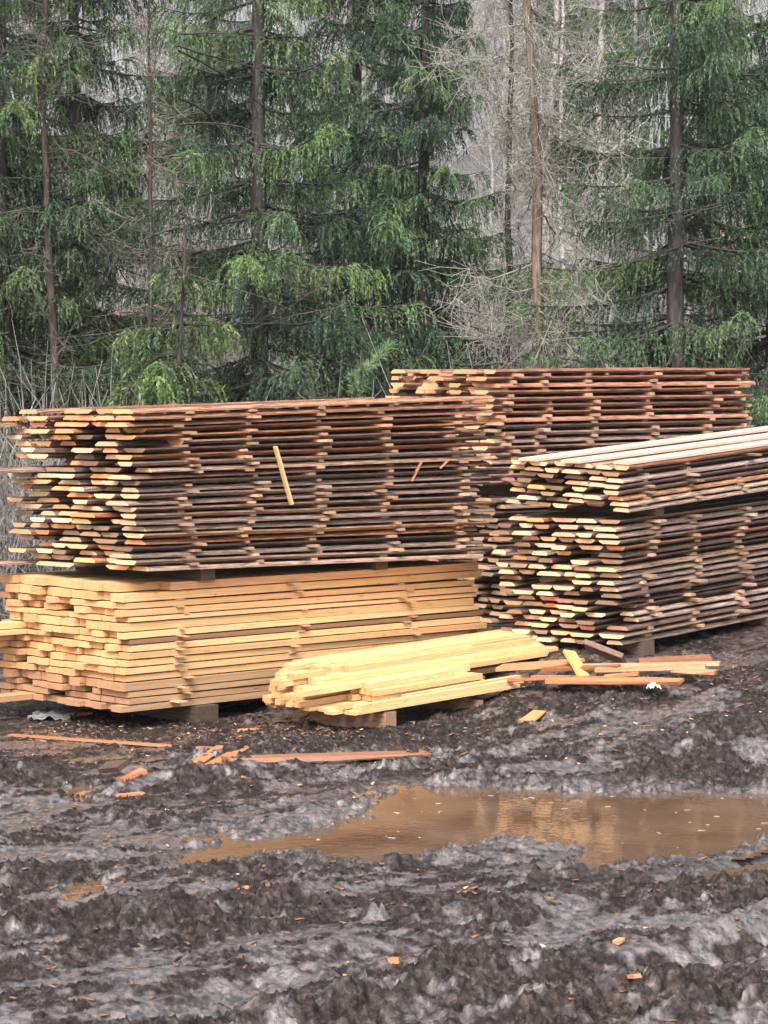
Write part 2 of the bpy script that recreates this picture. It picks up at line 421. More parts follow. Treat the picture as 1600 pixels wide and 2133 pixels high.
def axis(fine0, fine1, step, lo, hi, growth=1.22):
    a = list(np.arange(fine0, fine1 + 1e-6, step))
    s = step; v = fine1
    while v < hi: s *= growth; v += s; a.append(v)
    s = step; v = fine0
    while v > lo: s *= growth; v -= s; a.insert(0, v)
    return np.array(a)
gx = axis(-2.9, 3.6, .0125, -420, 420, 1.18)
ya = axis(9.9, 21.0, .0145, -60, 420, 1.12)
GX, GY = np.meshgrid(gx, ya)
GZ = ground_h(GX.ravel(), GY.ravel())
GW = None
nx, ny = len(gx), len(ya)
idx = np.arange(nx * ny).reshape(ny, nx)
F = np.stack([idx[:-1, :-1].ravel(), idx[:-1, 1:].ravel(), idx[1:, 1:].ravel(), idx[1:, :-1].ravel()], 1)
V = np.stack([GX.ravel(), GY.ravel(), GZ], 1)
forest = sstep(24, 28, GY.ravel())

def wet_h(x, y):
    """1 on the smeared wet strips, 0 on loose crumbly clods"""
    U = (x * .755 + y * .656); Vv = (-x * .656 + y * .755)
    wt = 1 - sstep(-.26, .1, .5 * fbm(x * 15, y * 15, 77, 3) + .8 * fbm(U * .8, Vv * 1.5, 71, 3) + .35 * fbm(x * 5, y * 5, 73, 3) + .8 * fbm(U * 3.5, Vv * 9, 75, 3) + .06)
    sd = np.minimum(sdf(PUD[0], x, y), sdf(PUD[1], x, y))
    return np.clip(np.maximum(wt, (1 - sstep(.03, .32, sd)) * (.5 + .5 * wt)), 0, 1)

def gh(x, y):
    return float(ground_h(np.array([x]), np.array([y]))[0])

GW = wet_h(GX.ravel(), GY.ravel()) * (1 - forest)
nearm = (1 - sstep(20, 22, GY.ravel())) * (GZ > WATER)
V[:, 2] += nearm * (.35 + .65 * (1 - GW)) * rng.normal(0, .0068, len(V)) * (.4 + 1.2 * vnoise(GX.ravel() * 9, GY.ravel() * 9, 141))
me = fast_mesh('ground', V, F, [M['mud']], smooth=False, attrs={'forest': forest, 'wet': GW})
tag(link('ground', me), kind='structure')

# puddle water: a sheet under each hollow, a little wider than its shore
def water_sheet(name, poly, grow, label, cell=.05, avoid=None):
    lo = poly.min(0) - grow; hi = poly.max(0) + grow
    xs = np.arange(lo[0], hi[0], cell); ys = np.arange(lo[1], hi[1], cell)
    A, B = np.meshgrid(xs, ys); s = sdf(poly, A.ravel(), B.ravel()).reshape(A.shape)
    keep = s < grow
    if avoid is not None: keep &= sdf(avoid, A.ravel(), B.ravel()).reshape(A.shape) > .32
    id_ = np.arange(A.size).reshape(A.shape)
    ok = keep[:-1, :-1] & keep[1:, :-1] & keep[:-1, 1:] & keep[1:, 1:]
    Fq = np.stack([id_[:-1, :-1][ok], id_[:-1, 1:][ok], id_[1:, 1:][ok], id_[1:, :-1][ok]], 1)
    used = np.unique(Fq); mp = -np.ones(A.size, int); mp[used] = np.arange(len(used))
    Vw = np.stack([A.ravel()[used], B.ravel()[used], np.full(len(used), WATER)], 1)
    o = link(name, fast_mesh(name, Vw, mp[Fq], [M['water']]))
    tag(o, label, None, None, 'structure')
water_sheet('puddle', PUD[0], .22, 'long brown puddle in the wheel ruts')
water_sheet('puddle', PUD[1], .16, 'narrow arm of brown water beside the long puddle', avoid=PUD[0])
water_sheet('puddle', PUD[2], .05, 'small reddish puddle beside broken slabs')
water_sheet('puddle', PUD[3], .05, 'thin trickle of brown water in a rut')

# ------------------------------------------------------------------ board meshes (unit length, width, thickness; shared)
def waney_mesh(i):
    r = random.Random(100 + i)
    rings = [0, .22, .5, .78, 1.0]
    wl = r.uniform(.08, .2); wr = r.uniform(.08, .2)
    prof0 = [(-.5, -.5), (.5, -.5), (.5, -.12), (.5 - wr, .5), (-.5 + wl, .5), (-.5, -.12)]
    vs = []
    for x in rings:
        a = r.uniform(-.05, .05); b = r.uniform(-.05, .05); z = r.uniform(-.07, .07)
        for k, (y, zz) in enumerate(prof0):
            off = a if y < 0 else b
            vs.append((x, y + off, zz + z + r.uniform(-.03, .03)))
    return loft(vs, len(rings), 6, [0, 1, 1, 0, 1, 1], ['w_face', 'w_edge', 'w_end'], 'waney_board')

def loft(vs, nr, n, slots, mats, name):
    fs, mi = [], []
    for a in range(nr - 1):
        for k in range(n):
            q = (k + 1) % n
            fs.append((a * n + k, a * n + q, (a + 1) * n + q, (a + 1) * n + k)); mi.append(slots[k])
    fs.append(tuple(reversed(range(n)))); mi.append(2)
    fs.append(tuple((nr - 1) * n + k for k in range(n))); mi.append(2)
    me = bpy.data.meshes.new(name); me.from_pydata(vs, [], [tuple(reversed(f)) for f in fs])
    for m in mats: me.materials.append(M[m])
    me.polygons.foreach_set('material_index', mi); me.update()
    return me

def edged_mesh(i, mats=('f_face', 'f_face', 'f_end'), wob=.03, name='edged_board'):
    r = random.Random(300 + i)
    rings = [0, .35, .7, 1.0]; c = .018
    prof = [(-.5 + c, -.5), (.5 - c, -.5), (.5, -.5 + c * 2), (.5, .5 - c * 2), (.5 - c, .5), (-.5 + c, .5), (-.5, .5 - c * 2), (-.5, -.5 + c * 2)]
    vs = []
    for x in rings:
        a = r.uniform(-wob, wob); z = r.uniform(-wob, wob)
        for y, zz in prof: vs.append((x, y + a, zz + z))
    return loft(vs, 4, 8, [0, 1, 1, 1, 0, 1, 1, 1], mats, name)

def bar_mesh(i, mats, wob=.06, name='bar'):
    r = random.Random(500 + i); vs = []
    prof = [(-.5, -.5), (.5, -.5), (.5, .5), (-.5, .5)]
    for x in (0, .5, 1.0):
        for y, zz in prof: vs.append((x, y + r.uniform(-wob, wob), zz + r.uniform(-wob, wob)))
    return loft(vs, 3, 4, [0, 1, 0, 1], mats, name)

WANEY = [waney_mesh(i) for i in range(14)]
EDGED = [edged_mesh(i) for i in range(8)]
STICK = [bar_mesh(i, ('stick', 'stick', 'stick'), .08, 'sticker') for i in range(6)]
BEARER = [bar_mesh(i, ('bearer', 'bearer', 'bearer'), .03, 'bearer') for i in range(3)]
SCRAP = [bar_mesh(i, ('scrap', 'scrap', 'scrap'), .1, 'scrap') for i in range(5)]
FRESH = [edged_mesh(50 + i) for i in range(5)]

def vary(base, spread, hue=.06):
    k = 1 + random.uniform(-spread, spread)
    return (min(1.3, base[0] * k * (1 + random.uniform(-hue, hue))), min(1.3, base[1] * k), min(1.3, base[2] * k * (1 + random.uniform(-hue, hue))), 1)

def bar(name, me, p0, p1, w, t, parent=None, color=(1, 1, 1, 1), roll=0.0):
    """a bar from p0 to p1 (axis), width w (horizontal), thickness t"""
    p0 = Vector(p0); p1 = Vector(p1); d = p1 - p0; L = d.length
    o = link(name, me, parent)
    x = d.normalized(); y = Vector((0, 0, 1)).cross(x)
    if y.length < 1e-4: y = Vector((0, 1, 0))
    y.normalize(); z = x.cross(y)
    R = Matrix((x, y, z)).transposed().to_4x4() @ Matrix.Rotation(roll, 4, 'X')
    loc, q, _ = (Matrix.Translation(p0) @ R).decompose()
    o.location = loc; o.rotation_mode = 'QUATERNION'; o.rotation_quaternion = q
    o.scale = (L, w, t); o.color = color
    return o

# ------------------------------------------------------------------ a pack of boards
def pack(name, label, cat, group, origin, ang, L, W, nrow, t, s, tilt=(0, 0), roll=0, widths=(.13, .24), kind='waney',
         stick_at=(), tone=(1, 1, 1), end_jit=.12, deep=.12, long_rows=(), stick_w=.058, gap=(.004, .05), tonefn=None):
    root = bpy.data.objects.new(name, None); COL.objects.link(root); tag(root, label, cat, group)
    root.empty_display_size = .2
    root.location = origin; root.rotation_mode = 'QUATERNION'
    root.rotation_quaternion = (Matrix.Rotation(ang, 4, 'Z') @ Matrix.Rotation(roll, 4, 'X')).to_quaternion()
    lib = WANEY if kind == 'waney' else EDGED
    z = 0.0
    for i in range(nrow):
        f = i / max(1, nrow - 1); tl = tilt[0] + (tilt[1] - tilt[0]) * f; tl2 = tilt[0] + (tilt[1] - tilt[0]) * (i + 1) / max(1, nrow - 1)
        tt = t * random.uniform(.97, 1.03) if kind == 'waney' else t * random.choice((.7, .9, 1, 1, 1.15, 1.3))
        y = random.uniform(-.035, .035) if kind == 'waney' else random.uniform(-.012, .012)
        first = True; n = 0
        while y < W - .05:
            wd = min(random.uniform(*widths), W - y + .06)
            x0 = random.uniform(-end_jit, end_jit * .6)
            if random.random() < deep: x0 += random.uniform(.12, .4)
            x1 = L + random.uniform(-.12, .1)
            if (i, n) in long_rows: x0 = -long_rows[(i, n)]
            o = link('board', random.choice(lib), root)
            flip = random.random() < .5
            o.location = (x0, y + wd / 2, z + x0 * math.tan(tl) + tt / 2)
            o.rotation_euler = (math.pi if flip else 0, (-tl if not flip else -tl) + random.uniform(-.0018, .0018), random.uniform(-.006, .006))
            o.scale = (x1 - x0, wd, tt)
            o.color = tonefn(i, nrow, n) if tonefn else vary(tone, .22)
            y += wd + random.uniform(*gap); n += 1
        ztop = z + tt
        if i < nrow - 1 and s > 0:
            for k, xs in enumerate(stick_at):
                xs = xs + random.uniform(-.06, .06) + .05 * math.sin(i * .55 + k * 2)
                if random.random() < .07: continue
                hs_ = s + xs * (math.tan(tl2) - math.tan(tl))
                b = link('sticker', random.choice(STICK), root)
                y0 = -random.choice((random.uniform(-.03, .02), random.uniform(.01, .05), random.uniform(.03, .1)))
                b.location = (xs, y0, ztop + xs * math.tan(tl) + hs_ / 2)
                b.rotation_euler = (0, 0, math.pi / 2 + random.uniform(-.03, .03))
                b.scale = (W - y0 + random.uniform(-.02, .06), stick_w * random.uniform(.7, 1.5), hs_)
                b.color = vary((1, 1, 1), .35, .1) if kind == 'waney' else vary((1.35, 1.35, 1.2), .15)
        z = ztop + s
    return root, z - s

def rad(d): return math.radians(d)
A = math.atan2(.714, .70)
# --- left-hand: fresh pack below, waney pack on top of it
oL = P(268, 1484, 19.0)
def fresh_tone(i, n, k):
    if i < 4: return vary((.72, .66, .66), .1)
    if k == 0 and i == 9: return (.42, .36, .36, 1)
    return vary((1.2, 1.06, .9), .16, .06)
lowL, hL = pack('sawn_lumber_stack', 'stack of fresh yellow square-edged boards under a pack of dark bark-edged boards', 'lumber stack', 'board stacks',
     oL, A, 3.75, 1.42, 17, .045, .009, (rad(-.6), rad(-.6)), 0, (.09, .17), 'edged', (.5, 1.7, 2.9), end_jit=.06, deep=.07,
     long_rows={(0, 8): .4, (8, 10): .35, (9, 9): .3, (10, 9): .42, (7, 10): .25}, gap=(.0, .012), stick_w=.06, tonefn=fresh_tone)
cA, sA = math.cos(A), math.sin(A)
def frame(o, ang, x, y, z):
    c, s = math.cos(ang), math.sin(ang)
    return Vector((o.x + c * x - s * y, o.y + s * x + c * y, o.z + z))
def on_pack(o, ang, tl, h, x, y, dz=0):
    return frame(o, ang, x, y, h + x * math.tan(tl) + dz)

oLU = P(300, 1190, 19.0)
gapL = oLU.z - (oL.z + hL)
def upper_tone(i, n, k):
    if i > n - 5: return vary((1.15, .72, .55), .25)
    if random.random() < .12: return vary((1.2, .75, .52), .2)
    if random.random() < .16: return vary((1.28, .98, .82), .15)
    q = random.random()
    if q < .3: return vary((.34, .29, .28), .3)
    if q < .46: return vary((1.3, .66, .40), .25)
    return vary((1.08, 1.0, .95), .3)
upL, hLU = pack('waney_board_stack', 'tall pack of dark bark-edged boards with spacers resting on the fresh yellow stack', 'lumber stack', 'board stacks',
     oLU, A + rad(-1.0), 3.62, 1.45, 25, .0305, .017, (rad(-1.3), rad(.9)), rad(-1.0), (.17, .29), 'waney', (.42, 1.05, 1.75, 2.5, 3.3), end_jit=.12, deep=.14,
     long_rows={(0, 5): .75, (1, 6): .8, (15, 5): .7, (21, 6): 1.1, (22, 5): .3}, tonefn=upper_tone)

def bearer_at(label, o, ang, tl, h, x, gap, W, y0=-.06, w=.14, group=None, cat='timber'):
    a = on_pack(o, ang, tl, h, x, y0, gap / 2); b = on_pack(o, ang, tl, h, x, W, gap / 2)
    ob = bar('timber_bearer', random.choice(BEARER), a, b, w, gap, color=vary((.8, .72, .7), .2))
    tag(ob, label, cat, group); return ob
# heights of the gap between the two left packs
def gap_at(x): return gapL + x * (math.tan(rad(-1.3)) - math.tan(rad(-.6)))
for x, lab in ((.72, 'squared timber between the fresh stack and the dark pack, close to the ragged board ends'),
               (2.55, 'squared timber between the fresh stack and the dark pack, close to the far end')):
    bearer_at(lab, oL, A, rad(-.6), hL, x, gap_at(x) - .004, 1.4)
for x, lab in ((.72, 'thick dark timber on the mud carrying the fresh stack near its board ends'),
               (2.8, 'thick dark timber on the mud carrying the fresh stack behind the batten pile')):
    a = frame(oL, A, x, -.06, 0); zz = oL.z + x * math.tan(rad(-.6))
    g = .22; ob = bar('timber_bearer', BEARER[0], (a.x, a.y, zz - g / 2 - .002), (frame(oL, A, x, 1.4, 0).x, frame(oL, A, x, 1.4, 0).y, zz - g / 2 - .002), .2, g, color=(.62, .56, .55, 1))
    tag(ob, lab, 'timber', None)

# --- right-hand pair of packs
AR = math.atan2(.76, .65)
oR = P(1292, 1345, 20.5)
def right_tone(i, n, k):
    if random.random() < .12: return vary((1.2, 1.0, .88), .12)
    q = random.random()
    if q < .28: return vary((.4, .34, .33), .3)
    if q < .4: return vary((1.3, .72, .46), .25)
    return vary((1.08, 1.0, .98), .25)
TR = rad(2.0)
lowR, hR = pack('waney_board_stack', 'long pack of bark-edged boards standing on the mud bank beneath a slanting pack', 'lumber stack', 'board stacks',
     oR, AR, 3.9, 1.12, 19, .031, .0215, (TR, TR), rad(-.6), (.13, .23), 'waney', (.42, 1.05, 1.75, 2.5, 3.3), end_jit=.1, deep=.1, tonefn=right_tone)
oRU = P(1300, 1068, 20.45)
TRU = rad(3.0)
upR, hRU = pack('waney_board_stack', 'low slanting pack of bark-edged boards with bright wet boards on top', 'lumber stack', 'board stacks',
     oRU, AR, 3.9, 1.08, 8, .030, .0165, (TRU, TRU), rad(2.0), (.13, .22), 'waney', (.3, .95, 1.7, 2.5, 3.3), end_jit=.07, deep=.05, tonefn=right_tone)
# loose wide boards on top of that pack
top = frame(oRU, AR, 0, 0, hRU)
for k, (x0, y0, y1, x1, ln, lab) in enumerate(((.12, .10, .10, 3.6, .17, 'wide pale wet board on top of the slanting pack, along its open edge'),
                                         (-.04, .48, .46, 3.7, .2, 'wide pale wet board in the middle of the top of the slanting pack'),
                                         (-.1, .85, .84, 3.7, .2, 'thin pale board on top of the slanting pack, along its rear edge'))):
    def tp(x, y, dz): return frame(oRU, AR, x, y, hRU + x * math.tan(TRU) + y * math.sin(rad(2.0)) + dz)
    ob = bar('loose_board', FRESH[k], tp(x0, y0, .016), tp(x1, y1, .016), ln, .024, color=(1.08, 1.25, 1.7, 1))
    tag(ob, lab, 'board', None)
gr = oRU.z - (oR.z + hR)
for x, lab in ((.5, 'squared timber between the two packs on the bank, near their pale ends'), (2.6, 'squared timber between the two packs on the bank, towards the trees')):
    a = frame(oR, AR, x, -.02, hR + x * math.tan(TR)); b = frame(oR, AR, x, 1.05, hR + x * math.tan(TR))
    g = max(.03, gr + x * (math.tan(TRU) - math.tan(TR)))
    ob = bar('timber_bearer', BEARER[1], a + Vector((0, 0, g / 2)), b + Vector((0, 0, g / 2)), .12, g - .006, color=(1, 1, 1, 1)); tag(ob, lab, 'timber', None)
for x, lab in ((.35, 'low timber under the long pack on the mud bank, near its pale ends'), (2.2, 'low timber under the long pack on the mud bank, further along')):
    zz = oR.z + x * math.tan(TR); a = frame(oR, AR, x, -.03, 0); b = frame(oR, AR, x, 1.1, 0)
    ob = bar('timber_bearer', BEARER[2], (a.x, a.y, zz - .083), (b.x, b.y, zz - .083), .15, .16, color=(.8, .75, .75, 1)); tag(ob, lab, 'timber', None)

# --- tall stack behind
AB = math.atan2(.57, .82)
oBU = P(1040, 1010, 25.0); oB = P(1040, 1325, 25.0)
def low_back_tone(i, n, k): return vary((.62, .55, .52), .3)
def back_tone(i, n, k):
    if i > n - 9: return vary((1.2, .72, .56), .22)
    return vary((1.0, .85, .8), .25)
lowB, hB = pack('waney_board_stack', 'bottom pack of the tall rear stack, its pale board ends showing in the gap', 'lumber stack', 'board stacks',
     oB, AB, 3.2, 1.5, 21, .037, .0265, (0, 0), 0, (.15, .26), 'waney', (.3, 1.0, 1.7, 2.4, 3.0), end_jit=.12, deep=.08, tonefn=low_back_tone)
gB = oBU.z - (oB.z + hB)
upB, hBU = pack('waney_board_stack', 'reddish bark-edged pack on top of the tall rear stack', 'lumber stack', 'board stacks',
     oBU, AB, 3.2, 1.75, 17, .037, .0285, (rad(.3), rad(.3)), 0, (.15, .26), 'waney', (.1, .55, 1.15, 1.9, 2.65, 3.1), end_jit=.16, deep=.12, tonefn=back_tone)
for x, lab in ((.5, 'squared timber between the packs of the rear stack, near its board ends'), (2.5, 'squared timber between the packs of the rear stack, near its far end')):
    g = gB + x * math.tan(rad(.3)); a = frame(oB, AB, x, 0, hB + g / 2); b = frame(oB, AB, x, 1.45, hB + g / 2)
    ob = bar('timber_bearer', BEARER[1], a, b, .12, max(.02, g - .004)); tag(ob, lab, 'timber', None)
for x, lab in ((.5, 'low timber under the rear stack, near its board ends'), (2.5, 'low timber under the rear stack, near its far end')):
    a = frame(oB, AB, x, 0, 0); b = frame(oB, AB, x, 1.45, 0)
    ob = bar('timber_bearer', BEARER[2], a - Vector((0, 0, .09)), b - Vector((0, 0, .09)), .15, .178); tag(ob, lab, 'timber', None)

# --- small pile of fresh battens in front
oS = P(735, 1492, 18.6)
pile = bpy.data.objects.new('batten_pile', None); COL.objects.link(pile); pile.location = oS
tag(pile, 'low loose pile of bright yellow battens on a pallet in front of the fresh stack', 'batten pile', None)
AS = math.atan2(.69, .72)
inv = Matrix.Translation(oS).inverted()
def pile_bar(x0, x1, y, z, wd, th, col=None, da=0.0, me=None):
    a = frame(Vector((0, 0, 0)), AS, x0, y, z); b = frame(Vector((0, 0, 0)), AS + da, x1 - x0, 0, 0) ; b = Vector((a.x + b.x, a.y + b.y, z))
    return bar('batten', me or random.choice(FRESH), a, b, wd, th, pile, col or vary((1.12, 1.04, .88), .15, .05))
z = 0.0
# lowest layer: broad flat boards
for y, x0, x1, wd in ((.05, 0.02, 1.72, .11), (.18, -.06, 1.6, .1), (.31, .0, 1.66, .12), (.45, -.05, 1.75, .12), (.59, .02, 1.9, .11), (.72, 0, 1.8, .11)):
    pile_bar(x0, x1, y, .014, wd, .024)
pile_bar(.1, 1.78, .04, .047, .055, .036); pile_bar(.02, .12, .16, .05, .07, .04); pile_bar(.62, 1.95, .12, .049, .05, .038, da=.02)
for y, x0, x1 in ((.22, .42, 1.5), (.28, .42, 1.48), (.34, .44, 1.52), (.41, .36, 1.5), (.48, -.1, 1.55), (.55, -.12, 1.6), (.62, -.05, 2.55), (.69, -.1, 2.75)):
    pile_bar(x0, x1, y, .052, .055, .044)
for y, x0, x1 in ((.2, .4, 1.5), (.27, .41, 1.5), (.35, .42, 1.5), (.43, .40, 1.52), (.51, -.1, 1.6), (.58, -.13, 1.65), (.65, -.02, 2.7), (.72, -.1, 2.8)):
    pile_bar(x0, x1, y, .098, .055, .042)
for y, x0, x1 in ((.3, .42, 1.3), (.38, -.18, 1.55), (.46, -.05, 2.5), (.53, -.03, 2.7), (.6, .0, 2.75), (.67, .02, 2.85), (.74, .05, 2.8)):
    pile_bar(x0, x1, y, .142, .06, .042)
for y, x0, x1 in ((.5, .1, 2.5), (.57, .12, 2.55), (.64, -.1, 2.6), (.71, -.12, .22), (.72, .3, 2.0)):
    pile_bar(x0, x1, y, .186, .06, .042)
for y, x0, x1 in ((.62, -.02, .3), (.7, -.08, .2), (.68, .4, 1.9), (.6, .5, 2.5)):
    pile_bar(x0, x1, y, .229, .06, .042)
for y, x0, x1, z_ in ((.8, -.05, 2.9, .014), (.9, 0, 2.8, .014), (.8, -.1, 3.0, .052), (.88, -.05, 3.1, .052), (.8, .05, 3.1, .098), (.88, .1, 3.2, .098), (.82, .15, 3.2, .142),
                     (.9, .1, 3.15, .142), (.79, .2, 3.1, .186), (.87, .25, 3.25, .186), (.76, .35, 2.6, .229), (.84, .4, 3.2, .229), (.92, .5, 3.0, .229), 
                     (.98, .1, 3.3, .098), (.98, .15, 3.35, .142), (1.0, .2, 3.4, .186), (1.0, .3, 3.5, .229), (1.08, .3, 3.4, .186), (1.08, .35, 3.5, .229), 
                     (1.16, .4, 3.6, .186), (1.16, .5, 3.7, .229)):
    pile_bar(x0, x1, y, z_, .066, .042, da=random.uniform(-.006, .006))
pile.rotation_mode = 'QUATERNION'
pile.rotation_quaternion = Matrix.Rotation(rad(-1.9), 4, Vector((-math.sin(AS), math.cos(AS), 0))).to_quaternion()
# pallet blocks under it
def pal(name, x, y0, y1, w, h):
    a = frame(oS, AS, x, y0, 0); b = frame(oS, AS, x, y1, 0)
    return bar(name, BEARER[0], (a.x, a.y, oS.z - h / 2), (b.x, b.y, oS.z - h / 2), w, h, color=(2.2, 1.9, 1.6, 1))
ob = pal('timber_bearer', .36, -.02, .8, .1, .15); tag(ob, 'squared timber under the low batten pile, near its blunt ends', 'timber')
ob = pal('timber_bearer', 1.3, 0.0, .8, .05, .16); tag(ob, 'thin upright plank under the low batten pile, near its loose tips', 'timber')

# --- single pieces
def piece(name, label, cat, lib, a, b, w, t, col=(1, 1, 1, 1), roll=0):
    ob = bar(name, lib, a, b, w, t, color=col, roll=roll); tag(ob, label, cat); return ob
def G(px, py, dz=0.0, it=6):
    """point on the ground seen at a photo pixel"""
    Y = 19.0
    p = P(px, py, Y)
    for _ in range(40):
        p = P(px, py, Y); e = p.z - (float(base_h(p.x, p.y)) )
        Y += e * 5.0
        Y = min(max(Y, 9), 26)
    return Vector((p.x, p.y, float(base_h(p.x, p.y)) + dz))

# stick leaning on the dark pack's side
nrm = Vector((sA, -cA, 0))
def side_pt(px, py, off):       # a point on the long side of the left packs at a pixel
    # intersect pixel ray with the vertical plane of that side
    c = Vector((0, 0, CAMH)); d = (P(px, py, 10) - c)
    o = oLU; t_ = (o - c).dot(nrm) / d.dot(nrm)
    return c + d * t_ + nrm * off
piece('loose_stick', 'narrow pale batten leaning against the long side of the dark pack', 'stick', FRESH[1], side_pt(598, 1050, .05), side_pt(564, 930, .05), .035, .018, (1.25, 1.2, 1.1, 1))
piece('loose_sliver', 'small reddish wood sliver poking from the long side of the dark pack', 'sliver', SCRAP[1], side_pt(850, 1002, .04), side_pt(868, 958, .06), .03, .012, (.9, .75, .75, 1))
piece('loose_sliver', 'short bent splinter standing out beside the rear end of the dark pack', 'sliver', SCRAP[2], side_pt(908, 975, .04), side_pt(920, 958, .07), .035, .012, (.9, .8, .8, 1))
# yellow board propped at the end of the batten pile and a dark slab behind it
a = G(1218, 1418, .02)
piece('propped_board', 'short orange-yellow board propped upright at the tip of the batten pile', 'board', FRESH[2], a, a + Vector((-.10, .25, .17)), .10, .024, (1.1, .85, .5, 1), roll=.2)
a = G(1300, 1385, .04)
piece('bark_slab', 'dark slab of bark slanting down from the bank stack beside the propped board', 'slab', BEARER[1], a, a + Vector((-.28, .12, .1)), .16, .04, (1.3, 1.1, 1.1, 1), roll=.5)
# long loose boards on the ground right of the pile
LB = [((1060, 1432), (1190, 1428), .05, 'narrow muddy strip between the batten pile and the thin reddish board', (.7, .5, .42)),
      ((1260, 1428), (1330, 1424), .07, 'short orange offcut in the rubble of loose boards', (1.1, .8, .6)),
      ((1130, 1416), (1290, 1412), .05, 'thin dark lath in the rubble of loose boards', (.5, .38, .33)),
      ((1400, 1410), (1490, 1418), .06, 'short pink lath at the outer tip of the loose boards', (1.05, .8, .7)),
      ((1215, 1405), (1500, 1402), .09, 'pale board lying on the ground along the foot of the bank stack', (1.1, 1.0, .9)),
      ((1240, 1418), (1470, 1412), .08, 'pinkish board lying beside the foot of the bank stack', (1.0, .85, .75)),
      ((1110, 1425), (1380, 1432), .06, 'thin reddish board lying across the rubble past the batten pile', (.8, .6, .5)),
      ((1140, 1436), (1420, 1440), .08, 'orange slab on the mud beside the crumpled white rag', (.9, .68, .52)),
      ((1040, 1412), (1210, 1402), .10, 'pale offcut half hidden behind the batten pile tips', (1.0, .8, .65)),
      ((1330, 1392), (1480, 1386), .10, 'brown slab tucked under the foot of the bank stack', (.5, .4, .36))]
for k, (p, q, wd, lab, c) in enumerate(LB):
    piece('loose_board', lab, 'board', SCRAP[k % 5], G(*p, .055 + .012 * (k % 3)), G(*q, .06 + .012 * (k % 3)), wd, .025, (*c, 1), roll=random.uniform(-.1, .25))
GB = [((20, 1534), (450, 1552), .05, .02, 'long thin reddish board lying in front of the fresh stack', (.85, .68, .58)),
      ((405, 1585), (462, 1556), .09, .02, 'short orange slab lying on the mud by the thick timber', (1.1, .85, .7)),
      ((440, 1584), (510, 1560), .09, .02, 'second short orange slab overlapping its twin by the thick timber', (1.0, .76, .62)),
      ((470, 1588), (890, 1560), .17, .03, 'long muddy greyish pink plank pressed into the mud', (.62, .56, .56)),
      ((250, 1618), (300, 1612), .08, .05, 'split orange chunk beside a dark bark slab', (1.1, .85, .72)),
      ((245, 1640), (298, 1634), .05, .02, 'thin pale strip below the split orange chunk', (1.2, 1.0, .9)),
      ((60, 1498), (190, 1490), .06, .03, 'pale board end poking out below the fresh stack', (1.3, 1.1, .8)),
      ((1095, 1492), (1124, 1476), .10, .02, 'pale yellow offcut lying alone on the mud past the pallet', (1.4, 1.2, .85)),
      ((820, 1995), (826, 1978), .045, .03, 'small orange offcut standing up from the churned mud', (1.15, .75, .55)),
      ((1258, 2024), (1328, 2056), .035, .02, 'pale pink stick lying across the churned mud', (1.3, 1.05, .95)),
      ((478, 1842), (520, 1838), .05, .025, 'small pink block sitting on a mud ridge near the puddle', (1.1, .85, .8)),
      ((722, 2030), (732, 2022), .035, .02, 'tiny pale chip on the churned mud', (1.3, 1.05, .8)),
      ((1282, 1972), (1296, 1968), .03, .02, 'tiny white chip on the churned mud beside bark crumbs', (1.4, 1.25, 1.1)),
      ((500, 1512), (535, 1514), .05, .03, 'pale chip between the two thick timbers', (1.3, 1.05, .8)),
      ((505, 1618), (530, 1616), .04, .02, 'little pale flake above the puddle', (1.3, 1.1, .9))]
for k, (p, q, wd, th, lab, c) in enumerate(GB):
    a, b = G(*p), G(*q)
    za = gh(a.x, a.y); zb = gh(b.x, b.y); zm = max(za, zb)
    lift = 0
    if (b - a).length > .3:
        tt_ = np.linspace(0, 1, 9); zz_ = ground_h(a.x + (b.x - a.x) * tt_, a.y + (b.y - a.y) * tt_); lift = max(0, float(np.percentile(zz_ - (za + (zb - za) * tt_), 70)))
    a.z = za + th * .3 + .004 + lift; b.z = zb + th * .3 + .004 + lift
    piece('offcut' if 'board' not in lab and 'plank' not in lab else 'loose_board', lab, 'board' if ('board' in lab or 'plank' in lab) else 'offcut', SCRAP[k % 5], a, b, wd, th * .8, (c[0] * .8, c[1] * .76, c[2] * .74, 1))
a = G(215, 1612, .04)
piece('bark_slab', 'dark bark slab tilted up beside the split orange chunk', 'slab', BEARER[1], a, a + Vector((.14, -.12, .03)), .1, .035, (.6, .5, .5, 1), roll=.4)

# crumpled white rag and plastic sheet
def crumple(name, label, cat, c, rx, ry, rz, seed, m):
    r = np.random.default_rng(seed); n = 22
    u, v = np.meshgrid(np.linspace(-1, 1, n), np.linspace(-1, 1, n))
    rr = np.sqrt(u ** 2 + v ** 2)
    ed = 1 + .25 * fbm(u * 2 + seed, v * 2, seed, 2)
    h = np.maximum(0, 1 - rr * .8) * .6 + np.abs(fbm(u * 2.2 + seed, v * 2.2, seed + 5, 3)) * .9
    Vv = np.stack([c.x + u * rx * ed, c.y + v * ry * ed, c.z + h * rz], -1).reshape(-1, 3)
    i_ = np.arange(n * n).reshape(n, n)
    Fq = np.stack([i_[:-1, :-1].ravel(), i_[:-1, 1:].ravel(), i_[1:, 1:].ravel(), i_[1:, :-1].ravel()], 1)
    Vb = Vv - np.array([0, 0, .006]); o_ = len(Vv)
    bnd = np.concatenate([i_[0, :], i_[1:, -1], i_[-1, -2::-1], i_[-2:0:-1, 0]])
    nb = np.roll(bnd, -1)
    Fall = np.concatenate([Fq, Fq[:, ::-1] + o_, np.stack([bnd, bnd + o_, nb + o_, nb], 1)])
    o = link(name, fast_mesh(name, np.concatenate([Vv, Vb]), Fall, [m])); tag(o, label, cat)
    return o
